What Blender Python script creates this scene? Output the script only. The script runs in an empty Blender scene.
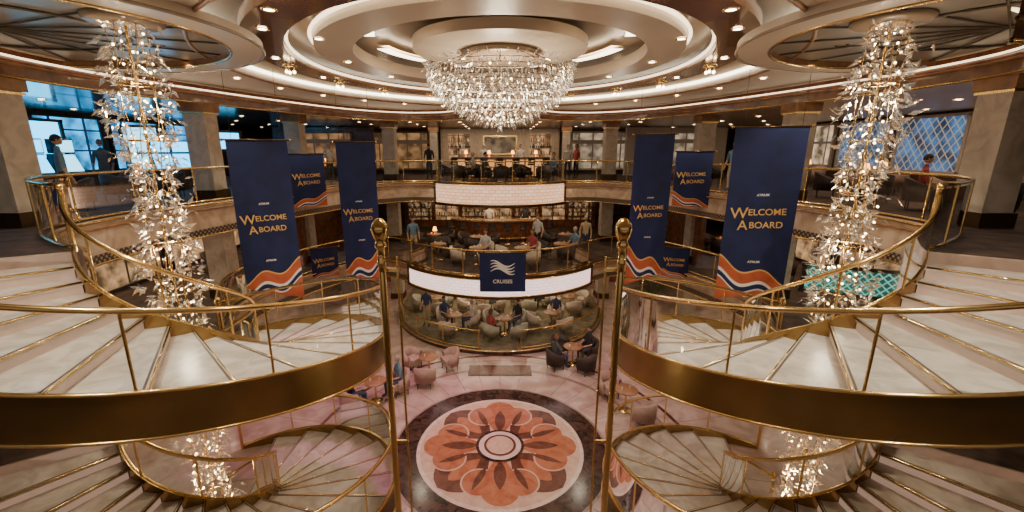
import bpy, math, random
from mathutils import Vector, Matrix
random.seed(7)
COL = bpy.context.scene.collection
rad = math.radians
pi = math.pi

# ------------------------------------------------------------------ materials
def newmat(name):
    m = bpy.data.materials.new(name); m.use_nodes = True
    nt = m.node_tree; nt.nodes.clear()
    out = nt.nodes.new('ShaderNodeOutputMaterial')
    return m, nt, out

def M(name, col, rough=.5, metal=0, emi=None, es=0, noise=.12, scale=6, coat=0):
    m, nt, out = newmat(name)
    p = nt.nodes.new('ShaderNodeBsdfPrincipled')
    tc = nt.nodes.new('ShaderNodeTexCoord')
    n = nt.nodes.new('ShaderNodeTexNoise'); n.inputs['Scale'].default_value = scale; n.inputs['Detail'].default_value = 3
    nt.links.new(tc.outputs['Object'], n.inputs['Vector'])
    r = nt.nodes.new('ShaderNodeValToRGB')
    r.color_ramp.elements[0].position = .3; r.color_ramp.elements[1].position = .7
    r.color_ramp.elements[0].color = tuple(max(0, c*(1-noise)) for c in col)+(1,)
    r.color_ramp.elements[1].color = tuple(min(1, c*(1+noise)) for c in col)+(1,)
    nt.links.new(n.outputs['Fac'], r.inputs['Fac'])
    nt.links.new(r.outputs['Color'], p.inputs['Base Color'])
    p.inputs['Roughness'].default_value = rough
    p.inputs['Metallic'].default_value = metal
    p.inputs['Coat Weight'].default_value = coat
    if emi:
        p.inputs['Emission Color'].default_value = tuple(emi)+(1,)
        p.inputs['Emission Strength'].default_value = es
    nt.links.new(p.outputs[0], out.inputs[0])
    return m

def marble(name, c1, c2, rough=.18, scale=1.5):
    m, nt, out = newmat(name)
    p = nt.nodes.new('ShaderNodeBsdfPrincipled')
    tc = nt.nodes.new('ShaderNodeTexCoord')
    n = nt.nodes.new('ShaderNodeTexNoise'); n.inputs['Scale'].default_value = scale
    n.inputs['Detail'].default_value = 8; n.inputs['Distortion'].default_value = 1.6
    nt.links.new(tc.outputs['Object'], n.inputs['Vector'])
    r = nt.nodes.new('ShaderNodeValToRGB')
    r.color_ramp.elements[0].position = .35; r.color_ramp.elements[1].position = .62
    r.color_ramp.elements[0].color = tuple(c1)+(1,); r.color_ramp.elements[1].color = tuple(c2)+(1,)
    nt.links.new(n.outputs['Fac'], r.inputs['Fac'])
    nt.links.new(r.outputs['Color'], p.inputs['Base Color'])
    p.inputs['Roughness'].default_value = rough
    nt.links.new(p.outputs[0], out.inputs[0])
    return m

def glassmat(name, tint, gl=.12):
    m, nt, out = newmat(name)
    t = nt.nodes.new('ShaderNodeBsdfTransparent'); t.inputs[0].default_value = tuple(tint)+(1,)
    g = nt.nodes.new('ShaderNodeBsdfGlossy'); g.inputs['Roughness'].default_value = .04
    g.inputs[0].default_value = (.95, .97, 1, 1)
    lw = nt.nodes.new('ShaderNodeLayerWeight'); lw.inputs[0].default_value = gl
    mx = nt.nodes.new('ShaderNodeMixShader')
    nt.links.new(lw.outputs['Fresnel'], mx.inputs[0])
    nt.links.new(t.outputs[0], mx.inputs[1]); nt.links.new(g.outputs[0], mx.inputs[2])
    nt.links.new(mx.outputs[0], out.inputs[0])
    return m

def brickglow(name, c1, c2, cm, es, bw=.35, bh=.12, mortar=.012):
    m, nt, out = newmat(name)
    p = nt.nodes.new('ShaderNodeBsdfPrincipled')
    uv = nt.nodes.new('ShaderNodeUVMap'); uv.uv_map = 'UVMap'
    b = nt.nodes.new('ShaderNodeTexBrick')
    b.inputs['Color1'].default_value = tuple(c1)+(1,); b.inputs['Color2'].default_value = tuple(c2)+(1,)
    b.inputs['Mortar'].default_value = tuple(cm)+(1,)
    b.inputs['Scale'].default_value = 1; b.inputs['Brick Width'].default_value = bw
    b.inputs['Row Height'].default_value = bh; b.inputs['Mortar Size'].default_value = mortar
    nt.links.new(uv.outputs[0], b.inputs['Vector'])
    p.inputs['Base Color'].default_value = (.2, .12, .08, 1)
    nt.links.new(b.outputs['Color'], p.inputs['Emission Color'])
    p.inputs['Emission Strength'].default_value = es
    p.inputs['Roughness'].default_value = .4
    nt.links.new(p.outputs[0], out.inputs[0])
    return m

def lattice(name, dark, light, es, sx=.35, sz=.35, th=.12, diag=True, vary=0):
    """framed-grid or criss-cross screen in UV space; vary = patchy content behind the grid"""
    m, nt, out = newmat(name)
    uv = nt.nodes.new('ShaderNodeUVMap'); uv.uv_map = 'UVMap'
    sep = nt.nodes.new('ShaderNodeSeparateXYZ'); nt.links.new(uv.outputs[0], sep.inputs[0])
    def math_(op, a, b=None):
        n = nt.nodes.new('ShaderNodeMath'); n.operation = op
        for i, q in enumerate((a, b)):
            if q is None: continue
            if isinstance(q, (int, float)): n.inputs[i].default_value = q
            else: nt.links.new(q, n.inputs[i])
        return n.outputs[0]
    u = math_('DIVIDE', sep.outputs[0], sx); v = math_('DIVIDE', sep.outputs[1], sz)
    if diag:
        a = math_('ADD', u, v); b = math_('SUBTRACT', u, v)
    else: a, b = u, v
    fa = math_('ABSOLUTE', math_('SUBTRACT', math_('FRACT', a), .5))
    fb = math_('ABSOLUTE', math_('SUBTRACT', math_('FRACT', b), .5))
    mn = math_('MINIMUM', fa, fb)
    k = math_('GREATER_THAN', mn, th)
    mx = nt.nodes.new('ShaderNodeMixRGB')
    mx.inputs[1].default_value = tuple(dark)+(1,)
    if vary:
        vo = nt.nodes.new('ShaderNodeTexNoise'); vo.inputs['Scale'].default_value = vary; vo.inputs['Detail'].default_value = 4
        nt.links.new(uv.outputs[0], vo.inputs['Vector'])
        rp = nt.nodes.new('ShaderNodeValToRGB')
        rp.color_ramp.elements[0].position = .38; rp.color_ramp.elements[1].position = .66
        rp.color_ramp.elements[0].color = tuple(c*.12 for c in light)+(1,); rp.color_ramp.elements[1].color = tuple(light)+(1,)
        nt.links.new(vo.outputs['Fac'], rp.inputs['Fac']); nt.links.new(rp.outputs['Color'], mx.inputs[2])
    else: mx.inputs[2].default_value = tuple(light)+(1,)
    nt.links.new(k, mx.inputs[0])
    p = nt.nodes.new('ShaderNodeBsdfPrincipled')
    if es == 0: nt.links.new(mx.outputs[0], p.inputs['Base Color'])
    else: p.inputs['Base Color'].default_value = tuple(c*.4 for c in dark)+(1,)
    nt.links.new(mx.outputs[0], p.inputs['Emission Color'])
    p.inputs['Emission Strength'].default_value = es
    nt.links.new(p.outputs[0], out.inputs[0])
    return m

def crystal(name, col, es, tr=.4):
    m, nt, out = newmat(name)
    p = nt.nodes.new('ShaderNodeBsdfPrincipled')
    p.inputs['Base Color'].default_value = tuple(col)+(1,)
    p.inputs['Metallic'].default_value = 1; p.inputs['Roughness'].default_value = .05
    p.inputs['Emission Color'].default_value = (1, .86, .68, 1)
    p.inputs['Emission Strength'].default_value = es
    t = nt.nodes.new('ShaderNodeBsdfTransparent'); mx = nt.nodes.new('ShaderNodeMixShader')
    mx.inputs[0].default_value = tr
    nt.links.new(p.outputs[0], mx.inputs[1]); nt.links.new(t.outputs[0], mx.inputs[2])
    nt.links.new(mx.outputs[0], out.inputs[0])
    return m

brass = M('brass', (.80, .55, .22), .20, 1, noise=.08)
bronze = M('bronze_band', (.34, .22, .085), .25, .92, noise=.18, scale=1.5)
brassdk = M('dark_bronze', (.10, .06, .03), .35, .8)
glass = glassmat('balustrade_glass', (.92, .95, .94), .2)
treadm = marble('tread_marble', (.50, .44, .37), (.70, .64, .57), .25, 2)
riserm = M('lit_riser', (.36, .26, .19), .4, emi=(1, .64, .45), es=.28)
nosing = M('tread_nosing', (.16, .11, .07), .3, .3)
soffitm = M('stair_soffit', (.36, .28, .20), .5)
cream = M('cream_plaster', (.62, .53, .42), .6, noise=.04, scale=2)
ceilm = M('ceiling_cream', (.60, .51, .405), .35, noise=.05, scale=1)
ceil2 = M('ceiling_taupe', (.33, .25, .18), .25, noise=.08, scale=1)
ceil3 = M('ceiling_brown', (.20, .10, .055), .2, noise=.15, scale=1, coat=.4)
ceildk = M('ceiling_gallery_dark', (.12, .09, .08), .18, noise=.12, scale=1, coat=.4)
woodred = M('cherry_wood', (.17, .065, .03), .22, noise=.35, scale=4, coat=.3)
wooddk = M('dark_wood', (.035, .02, .014), .3, noise=.4, scale=5)
woodmid = M('mid_wood', (.30, .15, .07), .35, noise=.3, scale=4)
carpet = M('deck_carpet', (.075, .045, .034), .9, noise=.5, scale=3)
carpet2 = M('lounge_carpet', (.17, .14, .085), .9, noise=.4, scale=4)
pillarm = marble('pillar_stone', (.40, .33, .26), (.56, .48, .39), .35, 2)
creamfas = marble('fascia_stone', (.44, .31, .21), (.60, .46, .34), .22, 1.5)
floorm = marble('floor_marble', (.42, .28, .245), (.58, .44, .39), .13, 1.1)
m_white = marble('inlay_white', (.62, .48, .42), (.74, .61, .54), .18, 3)
m_dark = marble('inlay_dark', (.014, .007, .006), (.085, .042, .032), .15, 3)
m_terra = marble('inlay_terracotta', (.34, .10, .045), (.46, .175, .09), .2, 2)
m_brown = marble('inlay_brown', (.085, .028, .018), (.16, .06, .038), .2, 2)
m_peach = marble('inlay_peach', (.56, .37, .27), (.66, .47, .37), .2, 3)
m_taupe = marble('inlay_taupe', (.25, .165, .14), (.36, .26, .22), .2, 2)
fas7 = brickglow('lit_onyx_upper', (.98, .50, .28), (1, .66, .42), (.50, .19, .09), 1.35, .3, .15, .012)
fas6 = brickglow('lit_onyx_lower', (1, .68, .62), (1, .84, .80), (.70, .34, .30), 1.75, .28, .12, .012)
stripW = M('cove_light', (1, 1, 1), .5, emi=(1, .86, .64), es=7)
stripW2 = M('cove_light_soft', (1, 1, 1), .5, emi=(1, .77, .50), es=3.2)
bulbm = M('warm_bulb', (1, 1, 1), .5, emi=(1, .72, .38), es=18)
downm = M('downlight_lens', (1, 1, 1), .5, emi=(1, .80, .50), es=26)
lampsh = M('amber_shade', (1, .5, .15), .5, emi=(1, .38, .07), es=6)
crys = crystal('crystal_clear', (.95, .94, .92), .07, .42)
crysg = crystal('crystal_gold', (.96, .80, .54), .13, .35)
navy = M('navy_cloth', (.006, .014, .078), .75, noise=.25, scale=2)
gold = M('gold_print', (.70, .44, .13), .5, noise=.05)
redc = M('red_print', (.46, .10, .04), .7)
whitec = M('white_print', (.78, .77, .75), .7, noise=.02)
chairA = M('beige_upholstery', (.56, .47, .37), .85)
chairB = M('blush_upholstery', (.44, .30, .25), .8)
chairC = M('sage_upholstery', (.42, .41, .32), .85)
chairD = M('espresso_upholstery', (.045, .03, .024), .6)
blackg = M('black_lacquer', (.008, .008, .009), .12, coat=.5)
bluewin = lattice('blue_glow_window', (.004, .010, .03), (.02, .45, 1.0), 2.6, 1.3, .75, .04, False, 1.3)
bluelat = lattice('blue_lattice_window', (.36, .31, .26), (.05, .22, .50), .95, .30, .42, .08, True, 1.6)
warmwin = lattice('warm_display_window', (.10, .07, .05), (1, .70, .42), 1.0, .9, 1.1, .05, False, 1.8)
teal = lattice('teal_lattice', (.16, .80, .66), (.008, .035, .035), .85, .22, .22, .10, True)
shopwarm = lattice('warm_shopfront', (.03, .018, .01), (.95, .52, .24), .85, 1.3, 2.0, .03, False, 2)
shopshelf = lattice('lit_shelving', (.02, .012, .008), (.85, .46, .2), .5, .5, .32, .12, False, 5)
paneldk = lattice('wood_panelling', (.02, .012, .008), (.09, .045, .025), .0, 1.1, 1.3, .04, False)
latticedk = lattice('fretwork', (.015, .009, .006), (.30, .2, .13), .0, .14, .14, .2, True)
barfront = lattice('lit_bar_front', (.08, .028, .01), (1, .42, .13), 1.1, .55, 1.15, .08, False)
ovaldk = M('oval_recess', (.25, .22, .18), .3, noise=.18, scale=1)
ovalbeam = M('oval_beam', (.09, .07, .05), .5)
screenm = M('tv_screen', (.02, .2, .6), .3, emi=(.04, .55, 1), es=4.5, noise=.5)
screenw = M('tv_screen_pale', (.3, .5, .6), .3, emi=(.25, .75, 1), es=3.0, noise=.5)
screenr = M('tv_screen_magenta', (.5, .1, .3), .3, emi=(.5, .2, .9), es=2)

# ------------------------------------------------------------------ mesh builder
class B:
    def __init__(s): s.v = []; s.f = []; s.m = []; s.sm = []; s.uv = []; s.mats = []
    def mi(s, mat):
        if mat not in s.mats: s.mats.append(mat)
        return s.mats.index(mat)
    def add(s, vs, fs, mat, smooth=False, uvs=None):
        o = len(s.v); s.v += [tuple(p) for p in vs]; k = s.mi(mat)
        for j, f in enumerate(fs):
            s.f.append(tuple(i+o for i in f)); s.m.append(k); s.sm.append(smooth)
            s.uv.append(uvs[j] if uvs else None)
    def box(s, cx, cy, cz, sx, sy, sz, mat, rot=0):
        c, q = math.cos(rot), math.sin(rot); vs = []
        for dz in (-.5, .5):
            for dx, dy in ((-.5, -.5), (.5, -.5), (.5, .5), (-.5, .5)):
                x, y = dx*sx, dy*sy
                vs.append((cx+x*c-y*q, cy+x*q+y*c, cz+dz*sz))
        fs = [(3, 2, 1, 0), (4, 5, 6, 7), (0, 1, 5, 4), (1, 2, 6, 5), (2, 3, 7, 6), (3, 0, 4, 7)]
        w = [sx, sx, sx, sy, sx, sy]; h = [sy, sy, sz, sz, sz, sz]
        uvs = [[(0, 0), (w[i], 0), (w[i], h[i]), (0, h[i])] for i in range(6)]
        s.add(vs, fs, mat, False, uvs)
    def lathe(s, prof, x, y, mat, n=20, smooth=True, sx=1, sy=1):
        vs = []; fs = []
        for r, z in prof:
            for i in range(n):
                a = 2*pi*i/n; vs.append((x+r*sx*math.cos(a), y+r*sy*math.sin(a), z))
        for k in range(len(prof)-1):
            for i in range(n):
                j = (i+1) % n; fs.append((k*n+i, k*n+j, (k+1)*n+j, (k+1)*n+i))
        s.add(vs, fs, mat, smooth)
    def cyl(s, x, y, z0, z1, r, mat, n=16):
        s.lathe([(0, z0), (r, z0)], x, y, mat, n, False); s.lathe([(r, z0), (r, z1)], x, y, mat, n)
        s.lathe([(r, z1), (0, z1)], x, y, mat, n, False)
    def sphere(s, x, y, z, r, mat, n=12, k=8, sc=(1, 1, 1)):
        vs = []; fs = []
        for a in range(k+1):
            t = pi*a/k
            for i in range(n):
                p = 2*pi*i/n
                vs.append((x+r*sc[0]*math.sin(t)*math.cos(p), y+r*sc[1]*math.sin(t)*math.sin(p), z+r*sc[2]*math.cos(t)))
        for a in range(k):
            for i in range(n):
                j = (i+1) % n; fs.append((a*n+i, (a+1)*n+i, (a+1)*n+j, a*n+j))
        s.add(vs, fs, mat, True)
    def tube(s, path, r, mat, n=8, closed=False):
        P = [Vector(p) for p in path]; N = len(P); vs = []; fs = []
        for i in range(N):
            a = P[(i-1) % N] if (i > 0 or closed) else P[i]
            b = P[(i+1) % N] if (i < N-1 or closed) else P[i]
            t = (b-a).normalized() if (b-a).length > 1e-9 else Vector((0, 0, 1))
            up = Vector((0, 0, 1)) if abs(t.z) < .95 else Vector((1, 0, 0))
            u = t.cross(up).normalized(); w = u.cross(t)
            for j in range(n):
                q = 2*pi*j/n; vs.append(P[i]+u*r*math.cos(q)+w*r*math.sin(q))
        for i in range(N if closed else N-1):
            for j in range(n):
                k = (j+1) % n; i2 = (i+1) % N
                fs.append((i*n+j, i*n+k, i2*n+k, i2*n+j))
        if not closed:
            fs.append(tuple(range(n))[::-1]); fs.append(tuple((N-1)*n+j for j in range(n)))
        s.add(vs, fs, mat, True)
    def ribbon(s, path, z0, z1, mat, closed=False, smooth=True):
        N = len(path); vs = []; fs = []; uvs = []; L = [0]
        g = lambda z, i: z[i] if isinstance(z, (list, tuple)) else z
        for i in range(N):
            x, y = path[i][:2]; vs.append((x, y, g(z0, i))); vs.append((x, y, g(z1, i)))
            if i: L.append(L[-1]+math.hypot(x-path[i-1][0], y-path[i-1][1]))
        for i in range(N-1):
            fs.append((2*i, 2*i+2, 2*i+3, 2*i+1))
            uvs.append([(L[i], g(z0, i)), (L[i+1], g(z0, i+1)), (L[i+1], g(z1, i+1)), (L[i], g(z1, i))])
        if closed:
            fs.append((2*N-2, 0, 1, 2*N-1)); uvs.append([(0, 0)]*4)
        s.add(vs, fs, mat, smooth, uvs)
    def band(s, pa, pb, z, mat):
        N = len(pa); g = lambda i: z[i] if isinstance(z, (list, tuple)) else z
        vs = []; fs = []
        for i in range(N):
            vs.append((pa[i][0], pa[i][1], g(i))); vs.append((pb[i][0], pb[i][1], g(i)))
        for i in range(N-1): fs.append((2*i, 2*i+1, 2*i+3, 2*i+2))
        s.add(vs, fs, mat)
    def poly(s, pts, z, mat):
        s.add([(p[0], p[1], z) for p in pts], [tuple(range(len(pts)))], mat)
    def prism(s, pts, z0, z1, mat):
        n = len(pts)
        s.add([(p[0], p[1], z0) for p in pts]+[(p[0], p[1], z1) for p in pts],
              [tuple(range(n))[::-1], tuple(range(n, 2*n))]+[(i, (i+1) % n, n+(i+1) % n, n+i) for i in range(n)], mat)
    def mesh(s, name):
        me = bpy.data.meshes.new(name); me.from_pydata(s.v, [], s.f)
        for m in s.mats: me.materials.append(m)
        me.polygons.foreach_set('material_index', s.m)
        me.polygons.foreach_set('use_smooth', s.sm)
        ul = me.uv_layers.new(name='UVMap')
        for p in me.polygons:
            u = s.uv[p.index]
            if u:
                for k, li in enumerate(p.loop_indices): ul.data[li].uv = u[k]
        me.update(); return me
    def obj(s, name, parent=None, loc=(0, 0, 0), rot=0):
        return place(s.mesh(name), name, loc, rot, parent)

def place(me, name, loc=(0, 0, 0), rot=0, parent=None):
    o = bpy.data.objects.new(name, me); COL.objects.link(o)
    o.location = loc; o.rotation_euler = (0, 0, rot)
    if parent: o.parent = parent
    return o

def empty(name, loc=(0, 0, 0), rot=0):
    o = bpy.data.objects.new(name, None); COL.objects.link(o)
    o.location = loc; o.rotation_euler = (0, 0, rot); o.empty_display_size = .2
    return o

# ------------------------------------------------------------------ plan geometry
Z5, Z6, Z7 = 0.0, 3.2, 6.4
XC, YC, RO, RI = 5.55, 7.0, 3.45, 1.1
T0, T1 = -147.0, 115.0
def sp(r, th): return (-XC+r*math.cos(rad(th)), YC+r*math.sin(rad(th)))

def catmull(P, k=6):
    out = []
    for i in range(len(P)-1):
        p0 = P[max(i-1, 0)]; p1 = P[i]; p2 = P[i+1]; p3 = P[min(i+2, len(P)-1)]
        for j in range(k):
            t = j/k
            out.append(tuple(.5*((2*p1[c])+(-p0[c]+p2[c])*t+(2*p0[c]-5*p1[c]+4*p2[c]-p3[c])*t*t+(-p0[c]+3*p1[c]-3*p2[c]+p3[c])*t**3) for c in (0, 1)))
    out.append(P[-1]); return out

def arc(cx, cy, r, a0, a1, n): return [(cx+r*math.cos(rad(a0+(a1-a0)*i/n)), cy+r*math.sin(rad(a0+(a1-a0)*i/n))) for i in range(n+1)]

bulge7 = arc(0, 23.5, 4.0, -90, -139.6, 12)
side7 = catmull([bulge7[-1], (-4.6, 20.9), (-6.3, 19.2), (-7.6, 16), (-8.5, 12.8), (-8.9, 10.2), (-8.5, 8.0), sp(RI, T0)])
near = [sp(RO, T0), (-8.9, 3.0), (-6.5, -.15), (-3, -.15), (0, -.15)]
bulge6 = arc(0, 20.4, 4.7, -90, -143.8, 12)
side6 = catmull([bulge6[-1], (-5.2, 18.5), (-6.6, 17.6), (-7.8, 15.2), (-8.2, 12.6), sp(RO, T1)])
land6 = [sp(RI, T1), sp(RI, 150), sp(RI, 180), sp(RI, T0)]
half7 = bulge7+side7[1:]+near
half6 = bulge6+side6[1:]+land6+near
flip = lambda P: [(-p[0], p[1]) for p in P]
def full(h): return h+flip(h)[::-1][1:-1]

XW, YB, YF = 16.0, 31.0, -7.0
def proj(p, c=(0, 8.0)):
    dx, dy = p[0]-c[0], p[1]-c[1]; t = 1e9
    if dx > 1e-6: t = min(t, (XW-c[0])/dx)
    if dx < -1e-6: t = min(t, (-XW-c[0])/dx)
    if dy > 1e-6: t = min(t, (YB-c[1])/dy)
    if dy < -1e-6: t = min(t, (YF-c[1])/dy)
    return (c[0]+dx*t, c[1]+dy*t)

def insert_corners(loop):
    out = []
    n = len(loop)
    for i in range(n):
        a, b = loop[i], loop[(i+1) % n]
        k = 4
        for j in range(k): out.append((a[0]+(b[0]-a[0])*j/k, a[1]+(b[1]-a[1])*j/k))
    return out

def slab(name, half, ztop, th, topm, botm):
    L = insert_corners(full(half)); O = [proj(p) for p in L]
    L = L+[L[0]]; O = O+[O[0]]
    b = B(); b.band(L, O, ztop, topm); b.band(O, L, ztop-th, botm)
    b.ribbon(L, ztop-th, ztop, creamfas)
    return b.obj(name)
slab('floor_upper_deck', half7, Z7, .3, carpet, ceil2)
slab('floor_middle_deck', half6, Z6, .3, carpet, ceil2)

def offset(P, d, c=(0, 9)):
    out = []
    for i, p in enumerate(P):
        a = P[max(i-1, 0)]; q = P[min(i+1, len(P)-1)]
        t = Vector((q[0]-a[0], q[1]-a[1])).normalized(); n = Vector((t.y, -t.x))
        if n.dot(Vector((c[0]-p[0], c[1]-p[1]))) < 0: n = -n
        out.append((p[0]+n.x*d, p[1]+n.y*d))
    return out
def sym(P): return flip(P)[::-1]+P[1:]

def fascia_glow(name, bul, z, mat, h0, h1):
    P = offset(sym(bul), .10)
    b = B(); b.ribbon(P, z-h0, z-h1, mat)
    Q = offset(sym(bul), .17)
    for za, zb in ((z-h1, z+.05), (z-h0-.12, z-h0)):
        b.ribbon(Q, za, zb, brassdk); b.band(sym(bul), Q, za, brassdk); b.band(sym(bul), Q, zb, brass)
    b.tube([(p[0], p[1], z-h1) for p in Q], .025, brass); b.tube([(p[0], p[1], z-h0) for p in Q], .025, brass)
    for q in (P[0], P[-1]): b.box(q[0], q[1]+.15, z-h0/2-.03, .12, .4, h0+.2, brassdk)
    return b.obj(name)
fascia_glow('illuminated_balcony_fascia', bulge7, Z7, fas7, .92, .02)
fascia_glow('illuminated_balcony_fascia', bulge6, Z6, fas6, .74, .08)

def gallery_fascia(P, z, h, name):
    for s in (1, -1):
        Q = [(p[0]*s, p[1]) for p in offset(P, .07)]
        b = B(); b.ribbon(Q, z-h, z+.02, creamfas)
        R = [(p[0]*s, p[1]) for p in offset(P, .12)]
        for zz in (z-.02, z-h+.03, z-.16):
            b.tube([(p[0], p[1], zz) for p in R], .03, brass if zz != z-.16 else woodmid)
        b.ribbon(R, z-h+.06, z-h+.24, latticedk)
        b.band([(p[0]*s, p[1]) for p in P], Q, z-h, brassdk)
        b.obj(name)
gallery_fascia(side7, Z7, .95, 'trim_gallery_fascia_upper')
gallery_fascia(side6, Z6, .75, 'trim_gallery_fascia_middle')

# railings
def railing(P, z, name='glass_railing', hgt=1.0, step=1.4, postm=brass):
    b = B()
    b.ribbon(P, z+.08, z+hgt-.06, glass)
    b.tube([(p[0], p[1], z+hgt) for p in P], .032, brass)
    b.tube([(p[0], p[1], z+.05) for p in P], .03, brass)
    acc = step
    for i, p in enumerate(P):
        if i: acc += math.hypot(p[0]-P[i-1][0], p[1]-P[i-1][1])
        if acc >= step or i == len(P)-1:
            b.cyl(p[0], p[1], z, z+hgt, .022, postm, 8); acc = 0
    return b.obj(name)
inset = lambda P: offset(P, -.08)
railing(inset(sym(bulge7)), Z7); railing(inset(sym(bulge6)), Z6)
for s in (1, -1):
    railing([(p[0]*s, p[1]) for p in inset(side7)[:-1]+[side7[-1]]], Z7)
    railing([(p[0]*s, p[1]) for p in inset(side6)], Z6)
    railing([(p[0]*s, p[1]) for p in land6], Z6)
    for z in (Z6, Z7):
        railing([(p[0]*s, p[1]) for p in ([near[0], near[1], near[2]])], z)
for z in (Z6, Z7): railing([(-6.5, -.2), (-3, -.2), (0, -.2), (3, -.2), (6.5, -.2)], z)

# ------------------------------------------------------------------ spiral stairs
def spiral(sx):
    root = empty('spiral_staircase', (XC*-sx, YC, 0))
    def P(r, th, z): return (sx*r*math.cos(rad(th)), r*math.sin(rad(th)), z)
    for ztop, N in ((Z7, 18), (Z6, 18)):
        dth = (T1-T0)/N; rise = 3.2/N
        zc = lambda th: ztop-3.2*(th-T0)/(T1-T0)
        b = B()
        for i in range(N-1):
            a0 = T0+i*dth; a1 = a0+dth+.9; z = ztop-(i+1)*rise; k = 4
            pin = [P(RI+.03, a0+(a1-a0)*j/k, 0) for j in range(k+1)]
            pout = [P(RO-.04, a0+(a1-a0)*j/k, 0) for j in range(k+1)]
            b.prism(pin+pout[::-1], z-.05, z, treadm)
            q0 = P(RI+.05, a0+dth, 0); q1 = P(RO-.06, a0+dth, 0)
            b.ribbon([q0, q1], z-rise, z-.05, riserm, smooth=False)
            n0 = P(RI+.05, a1-2.0, 0); n1 = P(RO-.06, a1-.95, 0); n2 = P(RO-.06, a1-.45, 0); n3 = P(RI+.05, a1-.9, 0)
            b.prism([n0[:2], n1[:2], n2[:2], n3[:2]], z, z+.003, nosing)
            n0 = P(RI+.05, a1, z); n1 = P(RO-.06, a1, z)
            b.tube([(n0[0], n0[1], z-.010), (n1[0], n1[1], z-.010)], .015, brass, 6)
        q0 = P(RI+.05, T0, 0); q1 = P(RO-.06, T0, 0)
        b.ribbon([q0, q1], ztop-rise, ztop-.02, riserm, smooth=False)
        b.obj('treads', root)
        K = 72; ths = [T0+(T1-T0)*i/K for i in range(K+1)]
        b = B()
        for R, dz0, dz1, w in ((RO, -.46, .10, .05), (RI, -.36, .10, -.04)):
            pa = [P(R, t, 0) for t in ths]; pb = [P(R-w, t, 0) for t in ths]
            z0 = [zc(t)+dz0 for t in ths]; z1 = [zc(t)+dz1 for t in ths]
            b.ribbon(pa, z0, z1, bronze); b.ribbon(pb, z0, z1, bronze)
            b.band(pa, pb, z1, brass); b.band(pa, pb, z0, brass)
            b.tube([(p[0], p[1], z) for p, z in zip(pa, z1)], .02, brass)
            b.tube([(p[0], p[1], z) for p, z in zip(pa, z0)], .02, brass)
        b.obj('stringers', root)
        b = B(); b.band([P(RI, t, 0) for t in ths], [P(RO, t, 0) for t in ths], [zc(t)-.34 for t in ths], soffitm)
        b.obj('soffit', root)
        b = B(); g = B()
        for R, H in ((RO-.025, 1.0), (RI+.02, .88)):
            pa = [P(R, t, 0) for t in ths]
            g.ribbon(pa, [zc(t)+.10 for t in ths], [zc(t)+H-.07 for t in ths], glass)
            b.tube([(p[0], p[1], zc(t)+H) for p, t in zip(pa, ths)], .034, brass)
            st = 6 if R > 2 else 12
            for i in range(0, K+1, st):
                x, y = pa[i][:2]; z = zc(ths[i])
                b.cyl(x, y, z+.05, z+H, .016, brass, 8)
            for i in (0, K):
                x, y = pa[i][:2]; z = zc(ths[i])
                b.cyl(x, y, z, z+H+.05, .035, brass, 10); b.sphere(x, y, z+H+.1, .06, brass)
        g.obj('glass_balustrade', root); b.obj('handrails', root)
spiral(1); spiral(-1)

# tall brass newel poles with ball finials
for x in (-.995, 1.02):
    b = B()
    Y = 3.5
    b.cyl(x, Y, .02, 7.26, .030, brass, 14)
    b.lathe([(0, 7.36), (.03, 7.35), (.062, 7.31), (.072, 7.26), (.055, 7.2), (.036, 7.17), (.05, 7.14), (.05, 7.12), (.032, 7.10), (.032, 7.0), (.044, 6.98), (.032, 6.96), (.03, 6.9)], x, Y, brass, 18)
    s = 1 if x > 0 else -1
    b.cyl(x-s*.10, Y+.12, .02, 7.0, .011, brass, 8)
    for z in (6.9, 5.2, 3.5, 1.8): b.box(x-s*.05, Y+.06, z, .14, .02, .03, brass, 0)
    b.cyl(x, Y, 0, .08, .09, brass, 16)
    b.obj('brass_newel_post')

# ------------------------------------------------------------------ crystals
def shard(b, c, L, W, mat, d=None):
    if d is None:
        d = Vector((random.uniform(-1, 1), random.uniform(-1, 1), random.uniform(-1.2, 1.2))).normalized()
    u = d.orthogonal().normalized(); u = Matrix.Rotation(random.uniform(0, 6.28), 3, d) @ u
    w = d.cross(u); c = Vector(c)
    vs = [c+d*L*.62, c-d*L*.38, c+u*W, c-u*W, c+w*W*.35, c-w*W*.35]
    b.add(vs, [(0, 2, 4), (0, 4, 3), (0, 3, 5), (0, 5, 2), (1, 4, 2), (1, 3, 4), (1, 5, 3), (1, 2, 5)], mat)

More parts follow.
